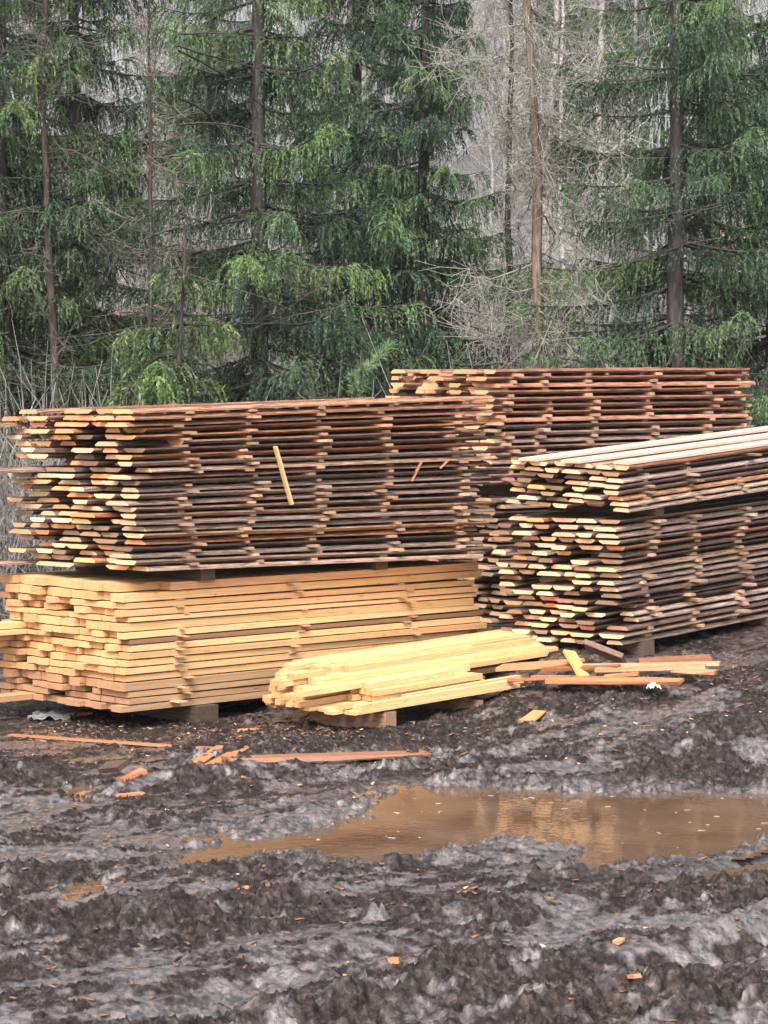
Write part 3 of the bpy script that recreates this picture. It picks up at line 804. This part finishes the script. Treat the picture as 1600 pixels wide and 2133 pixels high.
c = G(1362, 1440, .02); crumple('crumpled_rag', 'small crumpled white rag beside the orange slab', 'rag', c, .05, .05, .05, 3, M['plastic'])
c = P(112, 1512, 19.75); c.z = gh(c.x, c.y) + .01
M['sheet'] = plain('dirty_plastic', (.2, .2, .205), .25)
crumple('plastic_sheet', 'crumpled grey plastic sheet in the dark under the fresh stack', 'plastic sheet', c, .16, .2, .05, 8, M['sheet'])

# ------------------------------------------------------------------ litter (too fine to count)
def flakes(name, label, pts, size, m, seed, lift=.004, flat=False):
    r = np.random.default_rng(seed); n = len(pts)
    th = r.uniform(0, math.pi, n); L = r.uniform(*size, n); Wd = L * r.uniform(.2, .55, n); T = r.uniform(.004, .01, n) if not flat else np.full(n, .003)
    tz = r.uniform(-.4, .4, n) * (0 if flat else 1)
    corners = np.array([[-.5, -.5, 0], [.5, -.35, 0], [.5, .4, 0], [-.4, .5, 0], [-.5, -.5, 1], [.5, -.35, 1], [.5, .4, 1], [-.4, .5, 1]])
    X = corners[None, :, 0] * L[:, None]; Y_ = corners[None, :, 1] * Wd[:, None]; Z = corners[None, :, 2] * T[:, None] + X * np.sin(tz)[:, None] + lift
    xr = X * np.cos(th)[:, None] - Y_ * np.sin(th)[:, None]; yr = X * np.sin(th)[:, None] + Y_ * np.cos(th)[:, None]
    V_ = np.stack([pts[:, 0:1] + xr, pts[:, 1:2] + yr, pts[:, 2:3] + Z], -1).reshape(-1, 3)
    Fq = np.array([[3, 2, 1, 0], [4, 5, 6, 7], [0, 1, 5, 4], [1, 2, 6, 5], [2, 3, 7, 6], [3, 0, 4, 7]])
    F_ = (np.arange(n)[:, None, None] * 8 + Fq[None]).reshape(-1, 4)
    o = link(name, fast_mesh(name, V_, F_, [m])); tag(o, label, kind='stuff', cat=name.replace('_', ' '))
def scatter(n, x0, x1, y0, y1, seed):
    r = np.random.default_rng(seed); x = r.uniform(x0, x1, n); y = r.uniform(y0, y1, n)
    z_ = ground_h(x, y); k = z_ > WATER + .005
    return np.stack([x, y, z_], 1)[k]
p1 = scatter(700, -2.8, 3.2, 10.2, 18.5, 1)
def thin(p, c, w, seed):
    rr_ = np.random.default_rng(seed); return p[rr_.random(len(p)) < np.exp(-((p[:, 1] - c) / w) ** 2) * (.25 + .75 * (fbm(p[:, 0] * 1.7, p[:, 1] * 1.7, 5, 2) > -.05))]
p2 = thin(scatter(2600, -2.6, .8, 16.4, 19.8, 2), 18.9, .8, 4); p3 = thin(scatter(2400, .3, 3.2, 16.5, 21, 3), 19.3, 1.1, 5)
flakes('bark_litter', 'reddish brown bark crumbs strewn over the mud', np.concatenate([p1, p2, p3]), (.015, .06), M['chip'], 5, lift=.0)
p4 = np.concatenate([scatter(60, -2.6, 3.0, 10.2, 17.5, 6), thin(scatter(420, -2.4, 2.8, 16.4, 20, 7), 18.9, .9, 9)])
flakes('wood_chips', 'pale wood chips strewn over the mud', p4, (.01, .04), M['palechip'], 8)
r = np.random.default_rng(12)
x = r.uniform(-.6, 3.0, 260); y = r.uniform(13.6, 16.4, 260); ins = sdf(PUD[0], x, y) < -.12
kz = ground_h(x, y) < WATER - .01
pf = np.stack([x, y, np.full(260, WATER)], 1)[ins & kz]
flakes('floating_flecks', 'pale flecks of scum and chips floating on the brown puddle', pf[:38], (.012, .05), M['foam'], 13, lift=.0015, flat=True)

# ------------------------------------------------------------------ trees
def spruce_mesh(seed, Ht=12.5, reach=2.3, z0=.4, dens=18, sway=0.0):
    r = np.random.default_rng(seed)
    NT, TT = [], []      # needle triangles, tints
    S0, S1, Ra, Rb = [], [], [], []
    nb = int((Ht - z0) * dens * 1.12)
    gz = np.sort(r.uniform(z0, Ht - .2, nb)); tier = gz - (gz % .42) * .55
    for i in range(nb):
        z = tier[i]; f = z / Ht
        Lb = reach * (1 - f) ** .75 * r.uniform(.55, 1.12)
        if Lb < .15: continue
        if i % 4 == 0: Lb = min(Lb, r.uniform(.45, .95))
        
        az = r.uniform(0, 2 * math.pi); ca, sa = math.cos(az), math.sin(az)
        drop = r.uniform(.25, .5) * (1 - .5 * f); up = r.uniform(.16, .36)
        s = np.linspace(0, 1, 9)
        wig = r.uniform(-.12, .12)
        rad_ = Lb * s; zz = z + Lb * (-drop * s + up * s ** 2.4)
        lat = Lb * wig * s ** 2
        pts = np.stack([ca * rad_ - sa * lat, sa * rad_ + ca * lat, zz], 1)
        rb = .008 + .012 * Lb
        S0.append(pts[:-1]); S1.append(pts[1:]); Ra.append(rb * (1 - .85 * s[:-1])); Rb.append(rb * (1 - .85 * s[1:]))
        bt = np.clip(r.normal(.34, .22), .02, .9)
        nl = max(4, int(Lb * 38))
        sj = r.uniform(.06, 1, nl) ** .85
        side = np.where(r.random(nl) < .5, -1, 1)
        px = np.interp(sj, s, pts[:, 0]); py = np.interp(sj, s, pts[:, 1]); pz = np.interp(sj, s, pts[:, 2])
        ll = r.uniform(.28, .8, nl) * (1.05 - .55 * sj) * min(1, .5 + Lb * .3) + .08
        outw = r.uniform(.15, .8, nl) * side; fw = r.uniform(.1, .7, nl)
        d0 = np.stack([-sa * outw + ca * fw, ca * outw + sa * fw, r.uniform(-.5, .1, nl)], 1)
        d0 /= np.linalg.norm(d0, axis=1, keepdims=True)
        base = np.stack([px, py, pz], 1)
        tint_l = np.clip(bt + r.normal(0, .10, nl) + .22 * (sj > .82), 0, 1)
        K = 6
        prev = base.copy()
        dcur = d0.copy()
        for k in range(K):
            q = (k + .5) / K
            dd = dcur * (1 - q) + np.array([[0, 0, -1.0]]) * (q * .95); dd /= np.linalg.norm(dd, axis=1, keepdims=True)
            stp = (ll / K)[:, None]
            nxt = prev + dd * stp
            if k % 3 == 2:
                pass
            # four needle tufts per step
            for t_ in range(5 if z < 8 else 2):
                sp = r.normal(0, .75, (nl, 3)); nd = dd * 1.0 + sp * .62 + np.array([[0, 0, -.15]])
                nd /= np.linalg.norm(nd, axis=1, keepdims=True)
                ln = r.uniform(.035, .08, nl)[:, None] * (1 - .35 * q)
                wv = np.cross(nd, r.normal(0, 1, (nl, 3))); wv /= np.linalg.norm(wv, axis=1, keepdims=True) + 1e-9
                st = prev + (nxt - prev) * r.random((nl, 1))
                wd = r.uniform(.0055, .0105, nl)[:, None]
                tri = np.stack([st - wv * wd, st + wv * wd, st + nd * ln], 1)
                NT.append(tri); TT.append(np.clip(tint_l + .1 * q + r.normal(0, .05, nl), 0, 1))
            prev = nxt
    NTa = np.concatenate(NT); TTa = np.concatenate(TT)
    Vn = NTa.reshape(-1, 3); Fn = np.arange(len(Vn)).reshape(-1, 3)
    crown = fast_mesh('spruce_crown', Vn, Fn, [M['needle']], attrs={'tint': np.repeat(TTa, 3)})
    # trunk with its limbs
    hz_ = np.linspace(-.3, Ht, 15); R_ = .12 * Ht / 12.5 * (1 - np.clip(hz_, 0, None) / Ht) ** .9 + .008; R_[0] *= 1.5; R_[1] *= 1.12
    tx = np.cumsum(r.normal(0, .012, 15)); ty = np.cumsum(r.normal(0, .012, 15))
    pt = np.stack([tx, ty, hz_], 1)
    tv, tf = polytube(pt, R_, 8)
    bv, bf = tubes(np.concatenate(S0), np.concatenate(S1), np.concatenate(Ra), np.concatenate(Rb), 3)
    # dead lower twigs, bare
    D0, D1, d0r, d1r = [], [], [], []
    for i in range(26):
        z = r.uniform(.5, 4.6); az = r.uniform(0, 6.283); Lb = r.uniform(.5, 1.7); p = np.array([0, 0, z]); d = np.array([math.cos(az), math.sin(az), r.uniform(-.25, .15)])
        for k in range(5):
            q = p + d * Lb / 5; D0.append(p); D1.append(q); d0r.append(.011 * (1 - k / 6)); d1r.append(.011 * (1 - (k + 1) / 6))
            for m_ in range(2):
                e = d * .6 + r.normal(0, .5, 3); e2 = q + e * r.uniform(.1, .3); D0.append(q); D1.append(e2); d0r.append(.004); d1r.append(.002)
            p = q; d = d + r.normal(0, .12, 3) + np.array([0, 0, -.03])
    dv, df = tubes(D0, D1, d0r, d1r, 3)
    V_, F_ = merge([(tv, tf), (bv, bf), (dv, df)])
    trunk = fast_mesh('spruce_trunk', V_, F_, [M['trunk']])
    return crown, trunk

SPR = [spruce_mesh(21, 12.5, 2.3), spruce_mesh(22, 12, 1.95), spruce_mesh(23, 13, 2.35, dens=18), spruce_mesh(24, 11, 1.85, dens=18)]
def tree(name, label, cat, group, px, Y, var, rz, sc=1.0, col=(1, 1, 1), dx=0):
    x = (px - 800) / FPX * Y
    root = bpy.data.objects.new(name, None); COL.objects.link(root); tag(root, label, cat, group)
    root.location = (x, Y, float(base_h(x, Y)) - .05); root.rotation_euler = (0, 0, rz); root.scale = (sc, sc, sc)
    c, t = var
    a = link('crown', c, root); a.color = (*col, 1)
    b = link('trunk', t, root)
    return root
GS = 'spruces along the edge of the yard'
for a in ((10, 31.2, 0, .3, 1.0, (1.15, 1.1, .95), 'spruce with bright green sprays above the ragged ends of the dark pack'),
          (165, 33.5, 1, 2.1, 1.05, (1.0, .98, .95), 'spruce behind the pale thin birch stem and grey dead boughs'),
          (535, 31.8, 2, 4.0, 1.0, (1.05, 1.05, .95), 'broad dark spruce rising behind the middle of the dark pack'),
          (745, 35.0, 3, 1.0, 1.15, (.95, .98, 1.0), 'spruce half hidden behind the broad dark spruce'),
          (880, 33.0, 1, 5.2, .95, (.92, .97, 1.0), 'spruce beside the bare thin trunk, left end of the rear stack before it'),
          (1410, 31.5, 2, 1.4, .98, (1.0, 1.02, .95), 'broad spruce with drooping sprays behind the far end of the rear stack'),
          (1610, 33.0, 0, 2.6, 1.05, (.97, 1.0, 1.0), 'spruce crowding in behind the broad drooping spruce by the rear stack'),
          (-110, 34.0, 3, 3.0, 1.2, (.95, 1.0, 1.0), 'spruce at the shrubby end of the yard edge')):
    px, Y, v, rz, sc, col, lab = a
    tree('spruce_tree', lab, 'tree', GS, px, Y, SPR[v], rz, sc, col)
# saplings
SAP = spruce_mesh(25, 3.0, 1.1, .15, 16)
for px, Y, rz, sc, col, lab in ((375, 29.8, .5, 1.35, (1.45, 1.35, .9), 'bright green young spruce rising behind the dark pack'),
                             (700, 29.5, 2, .75, (1.1, 1.1, 1), 'dark young spruce just behind the dark pack near the pine seedling'),
                             (250, 30, 1.1, .8, (1.1, 1.1, 1), 'small spruce between brown brush and the bright young spruce'),
                             (1500, 30.4, 3.1, .95, (1.1, 1.1, 1), 'young spruce peeping over the far end of the rear stack'),
                             (20, 29.5, 1.9, .7, (1.25, 1.2, 1), 'young spruce in the brown brush beside the stacks')):
    tree('spruce_sapling', lab, 'tree', 'young spruces behind the stacks', px, Y, SAP, rz, sc, col)

def bare_mesh(seed, Ht, r0, nbr, spread, droop, m, fine=14, zmin=.2, lean=0.0, name='bare', forks=True, tw=1.0):
    r = np.random.default_rng(seed)
    n = 16; hz_ = np.linspace(-.2, Ht, n); R_ = r0 * (1 - np.clip(hz_, 0, None) / Ht * .88)
    tx = np.cumsum(r.normal(0, .045 * Ht / 12, n)) + lean * hz_; ty = np.cumsum(r.normal(0, .045 * Ht / 12, n)); tx -= tx[0]; ty -= ty[0]
    pt = np.stack([tx, ty, hz_], 1)
    tv, tf = polytube(pt, R_, 7)
    T0, T1, a0, a1 = [], [], [], []
    for i in range(nbr):
        z = r.uniform(zmin * Ht, Ht * .99); f = z / Ht
        p = np.array([np.interp(z, hz_, tx), np.interp(z, hz_, ty), z]); az = r.uniform(0, 6.283)
        Lb = spread * (1 - f * .75) * r.uniform(.4, 1.15)
        d = np.array([math.cos(az), math.sin(az), droop * r.uniform(.3, 1.3)]); d /= np.linalg.norm(d)
        rb = r0 * .19 * (1 - f * .6) * r.uniform(.6, 1.1); ns = 7
        for k in range(ns):
            q = p + d * Lb / ns
            T0.append(p); T1.append(q); a0.append(rb * (1 - k / (ns + 1))); a1.append(rb * (1 - (k + 1) / (ns + 1)))
            for j in range(max(1, fine // ns)):
                e = d * .5 + r.normal(0, .55, 3) + np.array([0, 0, droop * .35]); e /= np.linalg.norm(e); e *= r.uniform(.12, .5) * tw
                mid = q + e * .5 + r.normal(0, .03, 3); end = mid + e * .5 + r.normal(0, .06, 3)
                T0 += [q, mid]; T1 += [mid, end]; a0 += [.005, .0035]; a1 += [.0035, .002]
                if r.random() < .6:
                    T0.append(mid); T1.append(mid + r.normal(0, .12, 3) * tw); a0.append(.0035); a1.append(.002)
            p = q; d = d + r.normal(0, .17, 3) + np.array([0, 0, .05 if droop < 0 else .0]); d /= np.linalg.norm(d)
    bv, bf = tubes(T0, T1, a0, a1, 3)
    trunk = fast_mesh(name + '_trunk', tv, tf, [m[0]], smooth=True); br = fast_mesh(name + '_branches', bv, bf, [m[1]])
    return trunk, br
def bare(name, label, group, px, Y, var, rz=0, sc=1.0, col=(1, 1, 1), cat='tree'):
    x = (px - 800) / FPX * Y
    root = bpy.data.objects.new(name, None); COL.objects.link(root); tag(root, label, cat, group)
    root.location = (x, Y, float(base_h(x, Y)) - .05); root.rotation_euler = (0, 0, rz); root.scale = (sc, sc, sc)
    a = link('trunk', var[0], root); b = link('branches', var[1], root); a.color = b.color = (*col, 1)
    return root
DEAD = bare_mesh(41, 11.5, .09, 130, 2.1, -.4, (M['deadbark'], M['lichen']), fine=35, tw=1.3, zmin=.05, name='dead')
bare('dead_spruce', 'dead spruce with brown trunk and lichen-grey drooping twigs above the rear stack', None, 1112, 31.6, DEAD, 1.0)
DEAD2 = bare_mesh(42, 10.5, .06, 60, 1.1, -.3, (M['trunk'], M['lichen']), fine=14, zmin=.05, name='thin_dead')
bare('dead_spruce', 'thin black-stemmed dead spruce beside the brown dead one', None, 1050, 32.6, DEAD2, 2.0)
bare('dead_spruce', 'thin dead stem among the boughs above the ragged board ends', None, 305, 31.0, DEAD2, 4.0, .8, (.9, .8, .75))
DEAD3 = bare_mesh(47, 9.0, .07, 70, 2.6, .15, (M['deadbark'], M['lichen']), fine=14, zmin=.2, name='grey_boughs')
bare('dead_spruce', 'half dead spruce with long grey boughs over the dark pack', None, 150, 30.8, DEAD3, .4, 1.0, (.42, .42, .42))
BIR = bare_mesh(43, 13, .06, 70, 1.6, .7, (M['birch'], M['twig']), fine=21, zmin=.15, name='birch')
BIR2 = bare_mesh(44, 12, .05, 55, 1.5, .8, (M['birch'], M['twig']), fine=21, zmin=.1, name='birch2', lean=.03)
BARE = [bare_mesh(45, 11, .08, 80, 2.2, .6, (M['twig'], M['twig']), fine=21, zmin=.08, name='alder'),
        bare_mesh(46, 9, .06, 80, 2.0, .8, (M['twig'], M['twig']), fine=21, zmin=.05, name='alder2')]
for px, Y, v, rz, lab in ((338, 37, BIR, 0, 'pale slender birch stem in the gap between two spruces'),
                       (668, 41, BIR, 2.2, 'white birch stem in the gap above the middle of the dark pack'),
                       (1522, 40, BIR2, .5, 'white birch stem behind the broad drooping spruce'),
                       (1185, 46, BIR2, 2.0, 'leaning white birch on the slope beyond the dead spruce'),
                       (835, 38, BIR2, 4.0, 'pale birch stem low beyond the bare thin trunk')):
    bare('birch_tree', lab, 'birches beyond the spruces', px, Y, v, rz)
rr = random.Random(5)
for k in range(26):
    Y = 40 + k * 1.6 + rr.uniform(-1, 1); px = rr.uniform(-250, 1850)
    if k % 3 == 0: px = rr.uniform(900, 1350)
    c = rr.uniform(1.1, 1.7)
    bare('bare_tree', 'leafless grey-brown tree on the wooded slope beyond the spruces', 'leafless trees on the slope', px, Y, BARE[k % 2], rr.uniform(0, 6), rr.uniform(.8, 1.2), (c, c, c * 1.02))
for k in range(14):
    Y = 52 + k * 3.6; px = rr.uniform(-300, 1900)
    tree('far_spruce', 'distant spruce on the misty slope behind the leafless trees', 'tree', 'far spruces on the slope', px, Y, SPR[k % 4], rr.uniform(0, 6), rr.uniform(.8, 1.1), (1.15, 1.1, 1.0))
# far wood that closes the view: leafless scrub too dense to count
def scrub(name, label, n, xr, yr, hr, seed, col_m, twn=26, spread=.5):
    r = np.random.default_rng(seed)
    x = r.uniform(*xr, n); y = r.uniform(*yr, n); zb = base_h(x, y); h = r.uniform(*hr, n)
    P0, P1, A0, A1 = [], [], [], []
    for i in range(n):
        b = np.array([x[i], y[i], zb[i] - .05]); H_ = h[i]
        for k in range(twn):
            a = r.normal(0, 1, 3); a[2] = abs(a[2]) * 1.6 + .9; a /= np.linalg.norm(a)
            st = b + np.array([r.normal(0, .12), r.normal(0, .12), r.uniform(0, H_ * .45)])
            m1 = st + a * H_ * r.uniform(.2, .35); a2 = a + r.normal(0, .3, 3); m2 = m1 + a2 * H_ * .22; a3 = a2 + r.normal(0, .45, 3); m3 = m2 + a3 * H_ * .16
            w_ = .004 + .0025 * H_
            P0 += [st, m1, m2, m1]; P1 += [m1, m2, m3, m1 + r.normal(0, .18, 3) * H_]
            A0 += [w_ * 1.5, w_, w_ * .7, w_ * .7]; A1 += [w_, w_ * .7, w_ * .35, w_ * .3]
    V_, F_ = tubes(P0, P1, A0, A1, 3)
    o = link(name, fast_mesh(name, V_, F_, [col_m])); tag(o, label, name.replace('_', ' '), kind='stuff')
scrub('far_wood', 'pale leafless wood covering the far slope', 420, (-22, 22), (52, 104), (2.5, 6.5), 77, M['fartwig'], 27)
scrub('undergrowth', 'leafless grey undergrowth between the trees', 170, (-8, 8), (32.5, 50), (1.2, 3.2), 78, M['twig'], 34)
scrub('brushwood', 'tangled brown brushwood behind the ragged ends of the stacks', 46, (-5.6, -3.0), (25.5, 30.5), (.9, 2.3), 79, M['twig'], 40)
scrub('brushwood', 'low bare brushwood behind the rear stack', 46, (-1.6, 6.0), (28.5, 31), (.9, 2.3), 80, M['twig'], 34)

# young pine with long pale needles
def pine_mesh(seed):
    r = np.random.default_rng(seed); T, tt = [], []
    for s in range(9):
        az = r.uniform(0, 6.28); z = .5 + .13 * s; L = r.uniform(.3, .5) * (1.15 - s * .07); d = np.array([math.cos(az) * .7, math.sin(az) * .7, .75])
        p = np.array([0, 0, z])
        n = 260; t = r.uniform(.1, 1, n)[:, None]; b = p + d * L * t
        nd = d + r.normal(0, .7, (n, 3)); nd /= np.linalg.norm(nd, axis=1, keepdims=True)
        w_ = np.cross(nd, r.normal(0, 1, (n, 3))); w_ /= np.linalg.norm(w_, axis=1, keepdims=True)
        T.append(np.stack([b - w_ * .0035, b + w_ * .0035, b + nd * .08], 1)); tt.append(r.uniform(.2, .9, n))
    T = np.concatenate(T); V_ = T.reshape(-1, 3)
    c = fast_mesh('pine_crown', V_, np.arange(len(V_)).reshape(-1, 3), [M['pine']], attrs={'tint': np.repeat(np.concatenate(tt), 3)})
    tv, tf = tubes([[0, 0, -.1], [0, 0, .8]], [[0, 0, .8], [0, 0, 1.7]], [.022, .016], [.016, .006], 6)
    return c, fast_mesh('pine_trunk', tv, tf, [M['trunk']])
PIN = pine_mesh(5)
tree('pine_sapling', 'pale green young pine just left of the rear stack top', 'tree', None, 752, 28.0, PIN, 0, 1.55)

# ------------------------------------------------------------------ rainy air
def haze_box():
    x0, x1, y0, y1, z0, z1 = -430, 430, -70, 430, -4, 40
    vs = [(x0, y0, z0), (x1, y0, z0), (x1, y1, z0), (x0, y1, z0), (x0, y0, z1), (x1, y0, z1), (x1, y1, z1), (x0, y1, z1)]
    fs = [(3, 2, 1, 0), (4, 5, 6, 7), (0, 1, 5, 4), (1, 2, 6, 5), (2, 3, 7, 6), (3, 0, 4, 7)]
    me = bpy.data.meshes.new('haze'); me.from_pydata(vs, [], fs)
    m = bpy.data.materials.new('rainy_air'); m.use_nodes = True; n = m.node_tree; n.nodes.clear()
    v = n.nodes.new('ShaderNodeVolumePrincipled'); o = n.nodes.new('ShaderNodeOutputMaterial')
    v.inputs['Color'].default_value = (.88, .93, .97, 1); v.inputs['Density'].default_value = 0.00022
    n.links.new(v.outputs[0], o.inputs['Volume']); me.materials.append(m)
    ob = link('haze', me); tag(ob, 'pale rainy air over the whole yard', 'haze', kind='stuff')
haze_box()
